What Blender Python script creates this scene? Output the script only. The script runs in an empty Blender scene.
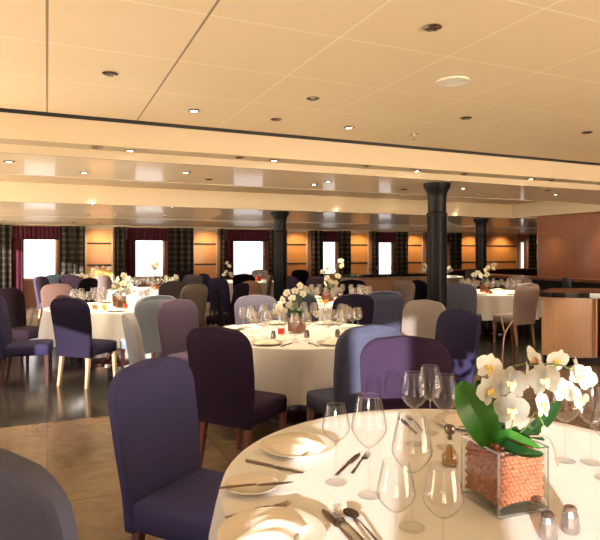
import bpy, bmesh, math, random
from mathutils import Vector, Matrix
random.seed(7)
PI = math.pi
scn = bpy.context.scene
COL = scn.collection
F, CY = 568.0, 253.0
CA, SA = math.cos(math.radians(24)), math.sin(math.radians(24))
EYE = 1.5
LOW_GLOW, SKY = 21.0, 2.9     # radiance of the glow added below the horizon and of the sky
TZ = 0.76            # top of a table cloth

def W(r, t):         # room coordinates of a spot r to the right and t ahead of the photographer's feet
    return (r*CA + t*SA, -r*SA + t*CA)
def on(px, py, z):   # spot at height z along a sight line
    t = (z-EYE)*F/(CY-py); r = (px-300)/F*t
    x, y = W(r, t); return Vector((x, y, z))
def wallx(px, Y):
    u = (px-300)/F; t = Y/(-u*SA+CA); return t*(u*CA+SA)

# ------------------------------------------------------------------ materials
MATS = {}
def mat(name, col, rough=.6, metal=0, spec=.5, emit=None, es=0, coat=0, sheen=0, noise=0, nscale=8, bump=0, bscale=200):
    if name in MATS: return MATS[name]
    m = bpy.data.materials.new(name); m.use_nodes = True
    nt = m.node_tree; b = nt.nodes['Principled BSDF']
    b.inputs['Base Color'].default_value = (*col, 1)
    b.inputs['Roughness'].default_value = rough
    b.inputs['Metallic'].default_value = metal
    b.inputs['Specular IOR Level'].default_value = spec
    b.inputs['Coat Weight'].default_value = coat
    b.inputs['Coat Roughness'].default_value = .08
    b.inputs['Sheen Weight'].default_value = sheen
    if emit:
        b.inputs['Emission Color'].default_value = (*emit, 1); b.inputs['Emission Strength'].default_value = es
    if noise or bump:
        tc = nt.nodes.new('ShaderNodeTexCoord')
    if noise:
        n = nt.nodes.new('ShaderNodeTexNoise'); n.inputs['Scale'].default_value = nscale; n.inputs['Detail'].default_value = 5
        nt.links.new(tc.outputs['Object'], n.inputs['Vector'])
        mx = nt.nodes.new('ShaderNodeMix'); mx.data_type = 'RGBA'
        mx.inputs['A'].default_value = (*[c*(1-noise) for c in col], 1); mx.inputs['B'].default_value = (*[min(1, c*(1+noise)) for c in col], 1)
        nt.links.new(n.outputs['Fac'], mx.inputs['Factor']); nt.links.new(mx.outputs['Result'], b.inputs['Base Color'])
    if bump:
        n2 = nt.nodes.new('ShaderNodeTexNoise'); n2.inputs['Scale'].default_value = bscale; n2.inputs['Detail'].default_value = 2
        nt.links.new(tc.outputs['Object'], n2.inputs['Vector'])
        bp = nt.nodes.new('ShaderNodeBump'); bp.inputs['Strength'].default_value = bump; bp.inputs['Distance'].default_value = .01
        nt.links.new(n2.outputs['Fac'], bp.inputs['Height']); nt.links.new(bp.outputs['Normal'], b.inputs['Normal'])
    MATS[name] = m; return m

class NG:            # small node writer
    def __init__(s, name, **k):
        s.m = mat(name, (.5, .5, .5), **k); s.nt = s.m.node_tree; s.b = s.nt.nodes['Principled BSDF']
        g = s.nt.nodes.new('ShaderNodeNewGeometry'); x = s.nt.nodes.new('ShaderNodeSeparateXYZ')
        s.nt.links.new(g.outputs['Position'], x.inputs[0]); s.X, s.Y, s.Z = x.outputs; s.P = g.outputs['Position']
    def math(s, op, a, b=0, c=0):
        n = s.nt.nodes.new('ShaderNodeMath'); n.operation = op
        for i, v in enumerate((a, b, c)):
            if isinstance(v, (int, float)): n.inputs[i].default_value = v
            else: s.nt.links.new(v, n.inputs[i])
        return n.outputs[0]
    def mix(s, f, a, b):
        n = s.nt.nodes.new('ShaderNodeMix'); n.data_type = 'RGBA'
        for k, v in (('Factor', f), ('A', a), ('B', b)):
            if isinstance(v, tuple): n.inputs[k].default_value = (*v, 1)
            elif isinstance(v, (int, float)): n.inputs[k].default_value = v
            else: s.nt.links.new(v, n.inputs[k])
        return n.outputs['Result']
    def noise(s, scale, detail=4, vec=None, dist=0):
        n = s.nt.nodes.new('ShaderNodeTexNoise'); n.inputs['Scale'].default_value = scale; n.inputs['Detail'].default_value = detail
        n.inputs['Distortion'].default_value = dist
        s.nt.links.new(vec or s.P, n.inputs['Vector']); return n.outputs['Fac']
    def line(s, v, period, off, width):     # 1 on thin lines
        f = s.math('FRACT', s.math('DIVIDE', s.math('ADD', v, -off + width/2 + 100*period), period))
        return s.math('LESS_THAN', f, width/period)
    def stretch(s, sc):
        n = s.nt.nodes.new('ShaderNodeVectorMath'); n.operation = 'MULTIPLY'; n.inputs[1].default_value = sc
        s.nt.links.new(s.P, n.inputs[0]); return n.outputs[0]
    def out(s, c): s.nt.links.new(c, s.b.inputs['Base Color']); return s.m

def glassy(name, tint=(1, 1, 1), ior=1.45, rough=.02, base=.0, edge=.42, dark=.55):
    m = bpy.data.materials.new(name); m.use_nodes = True; nt = m.node_tree; nt.nodes.clear()
    o = nt.nodes.new('ShaderNodeOutputMaterial'); t = nt.nodes.new('ShaderNodeBsdfTransparent'); g = nt.nodes.new('ShaderNodeBsdfGlossy')
    t.inputs[0].default_value = (*tint, 1); g.inputs['Roughness'].default_value = rough
    lw = nt.nodes.new('ShaderNodeLayerWeight'); lw.inputs[0].default_value = .5
    fr = nt.nodes.new('ShaderNodeMath'); fr.operation = 'POWER'; fr.inputs[1].default_value = 3.5; nt.links.new(lw.outputs['Facing'], fr.inputs[0])
    ad = nt.nodes.new('ShaderNodeMath'); ad.operation = 'MULTIPLY_ADD'; ad.inputs[1].default_value = edge; ad.inputs[2].default_value = base; ad.use_clamp = True
    mx = nt.nodes.new('ShaderNodeMixShader')
    nt.links.new(fr.outputs[0], ad.inputs[0]); nt.links.new(ad.outputs[0], mx.inputs[0])
    ew = nt.nodes.new('ShaderNodeMath'); ew.operation = 'POWER'; ew.inputs[1].default_value = 7; nt.links.new(lw.outputs['Facing'], ew.inputs[0])
    tm = nt.nodes.new('ShaderNodeMix'); tm.data_type = 'RGBA'; tm.inputs['A'].default_value = (*tint, 1); tm.inputs['B'].default_value = (dark, dark+.02, dark+.05, 1)
    nt.links.new(ew.outputs[0], tm.inputs['Factor']); nt.links.new(tm.outputs['Result'], t.inputs[0])
    nt.links.new(t.outputs[0], mx.inputs[1]); nt.links.new(g.outputs[0], mx.inputs[2]); nt.links.new(mx.outputs[0], o.inputs[0])
    MATS[name] = m; return m

# near ceiling panels; highlights along the gaps painted as pale lines
n = NG('ceiling_panels', rough=.45)
lx = n.line(n.X, .775, 0, .014); ly = n.math('MULTIPLY', n.line(n.Y, .775, 2.92, .014), n.math('LESS_THAN', n.Y, 4.7))
dark = n.math('MULTIPLY', n.math('MULTIPLY', lx, n.math('LESS_THAN', n.X, 1.0)), n.math('GREATER_THAN', n.X, -.4))
base = n.mix(n.noise(.7, 2), (.84, .68, .46), (.90, .74, .52))
c = n.mix(n.math('MAXIMUM', lx, ly), base, (.98, .86, .62)); M_CEIL = n.out(n.mix(dark, c, (.30, .22, .13)))
M_CREAM = mat('cream_paint', (.56, .45, .31), .4)
M_CREAMD = mat('cream_paint_deep', (.66, .50, .33), .5)
n = NG('lacquered_soffit', rough=.42, spec=.4, metal=0, coat=.35)
M_SOFF = n.out(n.mix(n.noise(1.6, 3), (.88, .68, .46), (.96, .78, .56)))
n = NG('dark_polished_floor', rough=.16, spec=.5)
g = n.math('MAXIMUM', n.line(n.X, .6, 0, .008), n.line(n.Y, .6, .1, .008))
M_FLOORD = n.out(n.mix(g, n.mix(n.noise(2.2, 6, dist=1), (.010, .010, .009), (.05, .045, .035)), (.008, .008, .008)))
n = NG('brown_marble_floor', rough=.22, spec=.5)
g = n.math('MAXIMUM', n.line(n.X, .6, 0, .006), n.line(n.Y, .6, .1, .006))
cc = n.mix(n.noise(3.2, 8, dist=2.5), (.035, .022, .013), (.30, .21, .13)); cc = n.mix(n.noise(.9, 2), cc, n.mix(n.noise(7, 6, dist=1), (.08, .05, .028), (.19, .13, .075)))
M_FLOORB = n.out(n.mix(g, cc, (.08, .05, .03)))
n = NG('striped_carpet', rough=.9)
M_CARPET = n.out(n.mix(n.line(n.X, .16, 0, .05), (.30, .25, .20), (.14, .10, .09)))
n = NG('honey_wood', rough=.3, coat=.4)
M_WOOD = n.out(n.mix(n.noise(3, 5, n.stretch((6, 6, .5))), (.54, .22, .058), (.66, .30, .09)))
n = NG('red_brown_wood', rough=.35, coat=.3)
M_WOODR = n.out(n.mix(n.noise(3, 5, n.stretch((5, 5, .5))), (.23, .090, .045), (.33, .14, .072)))
n = NG('pale_maple', rough=.4, coat=.2)
M_MAPLE = n.out(n.mix(n.noise(4, 5, n.stretch((8, 8, .5))), (.55, .32, .18), (.68, .43, .26)))
n = NG('plaid_curtain', rough=.9)
s1 = n.line(n.X, .22, 0, .09); s2 = n.line(n.Z, .17, 0, .07); s3 = n.line(n.X, .22, .11, .02)
cc = n.mix(s1, (.016, .011, .010), (.060, .047, .030)); cc = n.mix(n.math('MULTIPLY', s2, .45), cc, (.065, .055, .035)); cc = n.mix(n.math('MULTIPLY', n.math('MULTIPLY', s1, s2), .6), cc, (.19, .165, .11))
M_PLAID = n.out(cc)
M_MAG = mat('burgundy_fabric', (.11, .012, .030), .8, noise=.3, nscale=6)
n = NG('lit_sheer', rough=.9)
wv = n.math('MULTIPLY_ADD', n.math('SINE', n.math('MULTIPLY', n.X, 46)), .22, .78)
sh = n.mix(n.math('MULTIPLY', wv, 1), (.62, .62, .78), (1, .98, .98)); n.nt.links.new(sh, n.b.inputs['Emission Color']); n.b.inputs['Emission Strength'].default_value = 1.9
M_SHEER = n.m
M_PINKW = mat('pink_brown_panel', (.36, .17, .12), .5)
M_BLACK = mat('black_gap', (.012, .010, .009), .6)
M_DWOOD = mat('dark_mahogany', (.055, .016, .012), .3, coat=.3)
M_MWOOD = mat('mid_mahogany', (.16, .05, .035), .35, coat=.3)
M_LWOOD = mat('light_leg_wood', (.42, .26, .16), .4)
M_GRAN = mat('black_granite', (.012, .011, .011), .1, spec=.7, noise=.5, nscale=60)
M_COLUMN = mat('black_lacquer', (.006, .006, .007), .4, coat=0, spec=.14)
M_CLOTH = mat('white_linen', (.80, .81, .82), .85, bump=.08, bscale=90)
M_NAP = mat('napkin_linen', (.86, .80, .72), .8)
M_CHINA = mat('ivory_china', (.80, .76, .69), .18, coat=.5)
M_SILVER = mat('silver', (.21, .155, .135), .16, metal=1)
M_STEEL = mat('brushed_steel', (.55, .52, .48), .3, metal=1)
M_WALL = mat('warm_wall', (.55, .42, .30), .7)
M_LAMP = mat('lamp_lens', (1, 1, 1), .5, emit=(1, .9, .72), es=30)
M_LAMPOFF = mat('lamp_dark', (.10, .08, .06), .3)
M_RING = mat('chrome_ring', (.55, .47, .38), .25, metal=1)
M_SPK = mat('speaker_grille', (.80, .76, .66), .6)
M_CLAY = mat('terracotta_pebble', (.36, .115, .052), .7, noise=.25, nscale=30)
M_PETAL = mat('white_petal', (.88, .86, .80), .55)
M_LIP = mat('yellow_lip', (.80, .62, .16), .55)
M_LIPB = mat('peach_lip', (.80, .48, .22), .55)
M_LEAF = mat('green_leaf', (.065, .25, .035), .22, coat=.5, noise=.5, nscale=22)
M_LEAFD = mat('dark_leaf', (.018, .075, .018), .3, coat=.3, noise=.3, nscale=9)
M_STEM = mat('green_stem', (.12, .16, .05), .6)
M_TWIG = mat('brown_twig', (.32, .17, .12), .7)
M_AMBER = mat('amber_oil', (.30, .15, .012), .08, coat=1)
M_ORANGE = mat('orange_votive', (.85, .20, .03), .3, emit=(1, .25, .03), es=.5)
M_YELLOW = mat('yellow_votive', (.85, .55, .08), .3, emit=(1, .5, .05), es=.5)
M_RED = mat('red_votive', (.55, .04, .03), .3, emit=(1, .06, .03), es=.25)
M_GLASS = glassy('clear_glass', base=.03); M_GLASSF = glassy('clear_glass_far', base=.15); M_STEMG = glassy('glass_stem', (1, 1, 1), base=.10, edge=.12, dark=.85)
M_VGLASS = glassy('vase_glass', (.95, .96, .95), base=.03)
M_PANE = glassy('window_glass')

# ------------------------------------------------------------------ object helpers
def link(name, bm, m, parent=None, smooth=True, loc=None, rz=0):
    bmesh.ops.recalc_face_normals(bm, faces=bm.faces)
    me = bpy.data.meshes.new(name); bm.to_mesh(me); bm.free()
    for x in (m if isinstance(m, (list, tuple)) else [m]): me.materials.append(x)
    if smooth:
        for p in me.polygons: p.use_smooth = True
        try: me.set_sharp_from_angle(angle=math.radians(38))
        except Exception: pass
    o = bpy.data.objects.new(name, me); COL.objects.link(o)
    if parent: o.parent = parent
    if loc is not None: o.location = loc
    o.rotation_euler.z = rz
    return o
def empty(name, loc=(0, 0, 0), rz=0):
    o = bpy.data.objects.new(name, None); o.empty_display_size = .1; COL.objects.link(o)
    o.location = loc; o.rotation_euler.z = rz; return o
def tag(o, label, cat, group=None):
    o['label'] = label; o['category'] = cat
    if group: o['group'] = group
    return o
def struct(o): o['kind'] = 'structure'; return o
def dup(root, loc, rz=0, scale=None):
    KIDS = kids()
    def rec(o, p):
        c = o.copy(); COL.objects.link(c)
        if p: c.parent = p
        for ch in KIDS.get(o.name, []): rec(ch, c)
        return c
    r = rec(root, None); r.location = loc; r.rotation_euler.z = rz
    if scale: r.scale = (scale,)*3
    return r
_K = {}
def kids():
    d = {}
    for o in COL.objects:
        if o.parent: d.setdefault(o.parent.name, []).append(o)
    return d
def box(bm, x0, y0, z0, x1, y1, z1, M=None):
    vs = [bm.verts.new((x, y, z)) for x in (x0, x1) for y in (y0, y1) for z in (z0, z1)]
    if M:
        for v in vs: v.co = M @ v.co
    for f in ((0, 1, 3, 2), (4, 6, 7, 5), (0, 4, 5, 1), (2, 3, 7, 6), (0, 2, 6, 4), (1, 5, 7, 3)): bm.faces.new([vs[i] for i in f])
    return vs
def bxo(name, dims, m, parent=None, bevel=0, loc=None, rz=0):
    bm = bmesh.new(); box(bm, *dims)
    if bevel: bmesh.ops.bevel(bm, geom=bm.edges[:], offset=bevel, segments=2, affect='EDGES')
    return link(name, bm, m, parent, bool(bevel), loc, rz)
def lathe(bm, prof, n=24, cx=0, cy=0, close=False, M=None):
    rings = []
    for r, z in prof:
        if r < 1e-5: rings.append([bm.verts.new((cx, cy, z))])
        else: rings.append([bm.verts.new((cx+r*math.cos(2*PI*i/n), cy+r*math.sin(2*PI*i/n), z)) for i in range(n)])
    if M:
        for rg in rings:
            for v in rg: v.co = M @ v.co
    prs = list(zip(rings, rings[1:])) + ([(rings[-1], rings[0])] if close else [])
    for a, b in prs:
        for i in range(n):
            j = (i+1) % n
            if len(a) == 1 and len(b) == 1: continue
            if len(a) == 1: bm.faces.new((a[0], b[i], b[j]))
            elif len(b) == 1: bm.faces.new((a[i], a[j], b[0]))
            else: bm.faces.new((a[i], a[j], b[j], b[i]))
def tube(bm, pts, rad, n=8):
    pts = [Vector(p) for p in pts]; rings = []
    up = Vector((0, 0, 1))
    for i, p in enumerate(pts):
        d = (pts[min(i+1, len(pts)-1)] - pts[max(i-1, 0)]).normalized()
        a = d.cross(up if abs(d.z) < .95 else Vector((1, 0, 0))).normalized(); b = d.cross(a)
        rr = rad[i] if isinstance(rad, (list, tuple)) else rad
        rings.append([bm.verts.new(p + (a*math.cos(2*PI*k/n) + b*math.sin(2*PI*k/n))*rr) for k in range(n)])
    for a, b in zip(rings, rings[1:]):
        for k in range(n): bm.faces.new((a[k], a[(k+1) % n], b[(k+1) % n], b[k]))
    bm.faces.new(rings[0]); bm.faces.new(rings[-1][::-1])
def spline(pts, n=6):
    pts = [Vector(p) for p in pts]; out = []
    P = [pts[0]] + pts + [pts[-1]]
    for i in range(1, len(P)-2):
        for k in range(n):
            t = k/n; a, b, c, d = P[i-1], P[i], P[i+1], P[i+2]
            out.append(.5*((2*b) + (c-a)*t + (2*a-5*b+4*c-d)*t*t + (3*b-a-3*c+d)*t**3))
    out.append(pts[-1]); return out

# ------------------------------------------------------------------ the room
YB, ZW = 17.5, 2.31        # window wall and height of the ceiling in front of it
XL, XR, YR = -2.6, 10.6, -2.5
XE = 19.5
bm = bmesh.new()
def quad(bm, x0, y0, x1, y1, z, mi=0):
    f = bm.faces.new([bm.verts.new(p) for p in ((x0, y0, z), (x1, y0, z), (x1, y1, z), (x0, y1, z))]); f.material_index = mi
quad(bm, XL-.3, YR-.3, XE+.3, 5.5, 0, 1); quad(bm, XL-.3, 5.5, XE+.3, 12.6, 0, 0); quad(bm, XL-.3, 12.6, XE+.3, YB+.3, 0, 2)
struct(link('floor', bm, [M_FLOORD, M_FLOORB, M_CARPET], None, False))

ceil = bxo('ceiling', (XL, YR, 2.75, XR+.4, 5.52, 2.80), M_CEIL); struct(ceil)
bm = bmesh.new()      # fascia, lamp strip and step down to the lacquered soffit
box(bm, XL, 5.57, 2.50, XR+.4, 5.60, 2.725); box(bm, XL, 5.60, 2.50, XR+.4, 5.84, 2.56); box(bm, XL, 5.60, 2.80, XR+.4, 5.75, 2.88)
o = link('fascia', bm, M_CREAM, ceil, False)
bm = bmesh.new(); box(bm, XL, 5.84, 2.42, XR+.4, 5.90, 2.56); box(bm, XL, 7.44, 2.415, XR+.4, 7.50, 2.70)
box(bm, 9.8, 7.50, 2.31, 9.86, 10.0, 2.619); link('edge_trim', bm, M_CREAM, ceil, False)
bm = bmesh.new(); box(bm, XL, 5.50, 2.801, XR+.4, 5.64, 2.83); box(bm, XL, 5.58, 2.726, XR+.4, 5.60, 2.801); link('shadow_gap', bm, M_BLACK, ceil, False)  # recess shade painted in as black strips
bm = bmesh.new(); box(bm, XL, 5.90, 2.42, XR+.4, 7.44, 2.47); box(bm, 9.86, 7.50, 2.42, XR+.4, 10.0, 2.47); link('soffit', bm, M_SOFF, ceil, False)
bm = bmesh.new(); box(bm, XL, 7.50, 2.62, 9.86, 10.1, 2.66); link('coffer_top', bm, M_CREAMD, ceil, False)
bm = bmesh.new(); box(bm, XL, 10.0, 2.31, XE, 10.1, 2.95); link('coffer_fascia', bm, M_CREAM, ceil, False)
bm = bmesh.new(); box(bm, XL, 10.1, ZW, XE, 13.7, ZW+.05); link('soffit', bm, M_SOFF, ceil, False)
bm = bmesh.new(); box(bm, XL, 13.7, ZW+.10, XE, 13.85, ZW+.14); link('shadow_gap', bm, M_BLACK, ceil, False)  # slot shade painted in as a black strip
bm = bmesh.new(); box(bm, XL, 13.85, ZW, XE, YB+.1, ZW+.05); box(bm, XL, YB-.10, ZW-.05, XE, YB, ZW); link('cornice', bm, M_CREAM, ceil, False)

WB = struct(bxo('wall_back', (XL, YB, 0, XE, YB+.12, ZW+.1), M_PINKW))
WR = bmesh.new(); box(WR, XR, YR, 0, XR+.12, 10.0, 2.9); box(WR, XR+.12, 9.9, 0, XE, 10.0, 2.5)
WRo = struct(link('wall_right', WR, M_WOODR, None, False))
struct(bxo('wall_far_right', (XE, 10.0, 0, XE+.1, YB, 2.5), M_WOODR))
# lit panel pieces on the right wall
for a, b in ((3.2, 6.0), (6.06, 8.92)):
    bxo('wood_panel', (XR-.02, a, .9, XR, b, 2.36), M_WOODR, WRo)
# pillars between the windows: framed honey wood with two dark reveals
pil = [(85, 113), (192, 217), (284, 307), (347, 368), (403, 422), (457, 516), (531, 542)]
for a, b in pil:
    x0, x1 = wallx(a, YB), wallx(b, YB)
    bm = bmesh.new()
    box(bm, x0, YB-.06, 0, x0+.055, YB, ZW-.02); box(bm, x1-.055, YB-.06, 0, x1, YB, ZW-.02); box(bm, x0+.055, YB-.06, ZW-.12, x1-.055, YB, ZW-.02)
    link('pillar_frame', bm, M_CREAM, WB, False)
    for z0, z1 in ((.05, 1.13), (1.17, 1.76), (1.80, ZW-.12)):
        bxo('wood_panel', (x0+.055, YB-.05, z0, x1-.055, YB-.01, z1), M_WOOD, WB)
    bm = bmesh.new()
    for z in (1.13, 1.76): box(bm, x0+.055, YB-.02, z, x1-.055, YB-.005, z+.04)
    for z in (1.12, 1.755): box(bm, x0+.055, YB-.065, z, x1-.055, YB-.02, z+.05)
    link('dark_reveal', bm, M_BLACK, WB, False)
bays = [(-40, 85, 24, 55), (113, 192, 135, 162), (217, 284, 232, 262), (307, 347, 320, 334), (367, 404, 375, 390), (421, 457, 432, 444), (516, 531, 519.5, 522.5)]
def drape(x0, x1, z0, z1, y, amp=.045, per=.16):
    bm = bmesh.new(); n = max(8, int((x1-x0)/.02)); rows = []
    for z in (z0, z0+(z1-z0)*.5, z1):
        k = 1 if z < z1 else .6
        rows.append([bm.verts.new((x0+(x1-x0)*i/n, y+amp*k*math.sin(2*PI*(x1-x0)*i/n/per+.3*math.sin(i*.37)), z)) for i in range(n+1)])
    for a, b in zip(rows, rows[1:]):
        for i in range(n): bm.faces.new((a[i], a[i+1], b[i+1], b[i]))
    r = bmesh.ops.solidify(bm, geom=bm.faces[:], thickness=.012)
    return bm
where = ['at the far left', 'second from the left', 'left of the far column', 'narrow, left of the bar', 'narrow, over the bar', 'behind the near black column', 'in the far right corner']
for i, (a, b, c, d) in enumerate(bays):
    x0, x1, w0, w1 = (wallx(v, YB) for v in (a, b, c, d))
    root = struct(empty('window_%d' % (i+1), ((w0+w1)/2, YB-.02, .8)))
    cx = (w0+w1)/2
    bxo('pane', (w0-cx, -.03, 0, w1-cx, -.01, 1.12), M_SHEER, root)
    bm = bmesh.new()
    for (u0, u1) in ((w0-cx-.06, w0-cx), (w1-cx, w1-cx+.06)): box(bm, u0, -.06, -.06, u1, 0, 1.18)
    box(bm, w0-cx-.06, -.06, -.06, w1-cx+.06, 0, 0)
    link('frame', bm, M_MAPLE, root, False)
    if i < 6:
        o = link('valance', drape(w0-.25, w1+.25, 1.87, 2.24, YB-.20, .03, .11), M_MAG)
        tag(o, 'short pleated burgundy valance over the window ' + where[i], 'valance')
        if i < 3:
            o = link('sheer_curtain', drape(w0-.34, w0-.01, .08, 1.9, YB-.19, .03, .12), M_MAG)
            tag(o, 'burgundy sheer curtain beside the bright window ' + where[i], 'curtain')
    for (u0, u1, sd) in ((x0+.02, w0-(.30 if i < 3 else .04), 'left'), (w1+(.12 if i < 3 else .03), x1-.02, 'right')):
        if u1-u0 < .15: continue
        o = link('plaid_curtain', drape(u0, u1, .03, ZW-.05, YB-.30), M_PLAID)
        tag(o, 'dark plaid curtain on the %s side of the window %s' % (sd, where[i]), 'curtain')

# left wall and the wall behind the photographer, with openings shaped or added for the light
def wall_y(name, x, segs):      # segs: (y0,y1,[(z0,z1)...]) solid pieces
    bm = bmesh.new()
    for y0, y1, zz in segs:
        for z0, z1 in zz: box(bm, x-.12, y0, z0, x, y1, z1)
    return struct(link(name, bm, M_WALL, None, False))
full = [(0, 2.9)]
FILL_WIN = [(4.6, 6.6, 7.8), (7.8, 9.8, 11.2), (11.2, 13.2, 14.4), (14.4, 16.4, YB)]  # unseen openings added to throw light onto the far soffits
wall_y('wall_left', XL, [(YR, 1.75, full), (1.75, 3.6, [(0, .6), (1.44, 2.9)]), (3.6, 4.6, full)] + sum([[(a, b, [(0, .8), (2.1, 2.9)]), (b, c, full)] for a, b, c in FILL_WIN], []))
bm = bmesh.new()
for x0, x1, zz in [(XL-.12, -2.45, full), (-2.45, -1.90, [(0, .5), (2.3, 2.9)]), (-1.90, -1.62, full), (-1.62, -.62, [(0, .5), (1.90, 2.9)]), (-.62, 2.55, full), (2.55, 9.6, [(0, .35), (2.35, 2.9)]), (9.6, XR, full)]:  # posts, sills and heads shaped to place the sun patches
    for z0, z1 in zz: box(bm, x0, YR-.12, z0, x1, YR, z1)
struct(link('wall_rear', bm, M_WALL, None, False))
for k in range(1, 4):  # unseen glazing added so the low glow reaches the near ceiling
    x0 = .2+k*2.35
    r = struct(empty('window_%d' % (8+k), (x0, YR, .35)))
    bxo('pane', (.06, -.07, .0, 2.29, -.06, 2.0), M_PANE, r)
    bm = bmesh.new(); box(bm, 0, -.1, 0, .06, -.02, 2); box(bm, 2.29, -.1, 0, 2.35, -.02, 2); link('frame', bm, M_MAPLE, r, False)

# ------------------------------------------------------------------ columns
def column(px, t, ztop, label):
    x, y = W((px-300)/F*t, t)
    r = tag(empty('column', (x, y, 0)), label, 'column')
    bm = bmesh.new()
    prof = [(0, 0), (.16, 0), (.16, .12), (.125, .16)]
    lathe(bm, prof + [(.118, .2), (.118, ztop-.42), (0, ztop-.42)], 24); 
    for k in range(12):
        a = 2*PI*k/12; box(bm, .112, -.011, .2, .127, .011, ztop-.44, Matrix.Rotation(a, 4, 'Z'))
    link('shaft', bm, M_COLUMN, r)
    bm = bmesh.new(); lathe(bm, [(0, ztop-.43), (.135, ztop-.43), (.14, ztop-.40), (.12, ztop-.38), (.12, ztop-.2), (.135, ztop-.12), (.175, ztop-.05), (.18, ztop-.003), (0, ztop-.003)], 24)
    link('capital', bm, M_COLUMN, r)
column(437, 7.5, 2.42, 'tall black fluted column nearest the camera, right of centre')
column(280, 11.1, ZW, 'far black column standing left of centre by the windows')
column(481, 13.4, ZW, 'far black column behind the round table on the right')

# ------------------------------------------------------------------ ceiling lamps
def lamp_proto(on_):
    r = empty('ceiling_light')
    bm = bmesh.new(); lathe(bm, [(.030, -.001), (.052, -.001), (.054, -.006), (.034, -.014), (.030, -.010)], 20, close=True); link('trim_ring', bm, M_RING, r)
    bm = bmesh.new(); lathe(bm, [(0, -.002), (.031, -.002), (.031, -.009), (0, -.012)], 20); link('lens', bm, M_LAMP if on_ else M_LAMPOFF, r)
    return r
groups = [
  (2.75, 'near panelled ceiling', [(110, 73, 0), (194, 110, 1), (276, 119, 0), (313, 98, 0), (349, 127, 1), (432, 27, 0), (466, 117.5, 0), (587, 132, 0)]),
  (2.50, 'narrow cream strip', [(97, 147, 0), (130, 150, 1), (240, 157.3, 0), (274, 160, 1), (364, 166, 0), (417, 170.5, 1), (464, 174, 0), (531, 178.5, 1), (551, 180, 0)]),
  (2.42, 'glossy soffit above the room middle', [(9, 161, 1), (84, 172, 1), (186, 172, 1), (209, 179, 0), (314, 184, 1), (328, 181, 1), (404, 189, 0), (463, 188, 1), (480, 194, 0), (547, 190, 0), (556, 194, 1)]),
  (ZW, 'far low ceiling', [(92, 204, 1), (172, 207, 1), (261, 210, 1), (337, 212, 1), (394, 213.5, 1), (457, 216, 1), (511, 218, 1), (532, 221, 1), (569, 222, 1), (88, 214, 1), (115, 215, 1), (165, 216, 1), (211, 218, 1),
     (2, 220.5, 1), (73, 222, 1), (99, 222.6, 1), (123, 223, 1), (205, 224, 1), (233, 224.5, 1), (296, 226, 1), (357, 227, 1), (412, 228.5, 1), (470, 230, 1), (500, 229, 1)])]
pr = {}
spots = []
desc = {'near panelled ceiling': ['small unlit spot lamp left of the ceiling, over the navy chair', 'round lit downlight in the ceiling panels, left one of the lit pair', 'dark unlit eyeball lamp right of the left lit downlight', 'small dark lamp between the two lit downlights, farther from the edge',
        'round lit downlight beside the ceiling sprinkler', 'dark spot lamp high up, above and left of the round speaker', 'small dark lamp below the round speaker', 'small dark lamp at the right end of the panelled ceiling']}
for z, nm, ls in groups:
    for i, (px, py, s) in enumerate(ls):
        p = on(px, py, z)
        if s not in pr: pr[s] = lamp_proto(s); o = pr[s]
        else: o = dup(pr[s], p)
        o.location = p
        if nm in desc: tag(o, desc[nm][i], 'ceiling light', 'lamps in the panelled ceiling')
        else: tag(o, '%s recessed round lamp in the %s' % ('lit' if s else 'unlit', nm), 'ceiling light', '%s lamps of the %s' % ('lit' if s else 'unlit', nm))
        if s and z > 2.40: spots.append(p)
p = on(453, 81, 2.75)
o = empty('ceiling_speaker', p); tag(o, 'round white loudspeaker set flush in the ceiling panels', 'speaker')
bm = bmesh.new(); lathe(bm, [(.10, 0), (.118, 0), (.118, -.008), (.10, -.012)], 32, close=True); link('rim', bm, M_SPK, o)
bm = bmesh.new(); lathe(bm, [(0, -.002), (.10, -.002), (.10, -.010), (0, -.013)], 32); link('grille', bm, mat('grille_white', (.78, .73, .64), .8, bump=.5, bscale=300), o)
p = on(414, 134, 2.75)
o = empty('sprinkler', p); tag(o, 'small metal fire sprinkler hanging from the ceiling panels', 'sprinkler')
bm = bmesh.new(); lathe(bm, [(0, 0), (.045, 0), (.045, -.006), (0, -.008)], 20); link('escutcheon', bm, M_RING, o)
bm = bmesh.new(); lathe(bm, [(0, -.007), (.012, -.007), (.012, -.03), (.006, -.035), (.006, -.052), (.022, -.054), (.022, -.057), (0, -.058)], 14); link('head', bm, M_RING, o)

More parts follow.
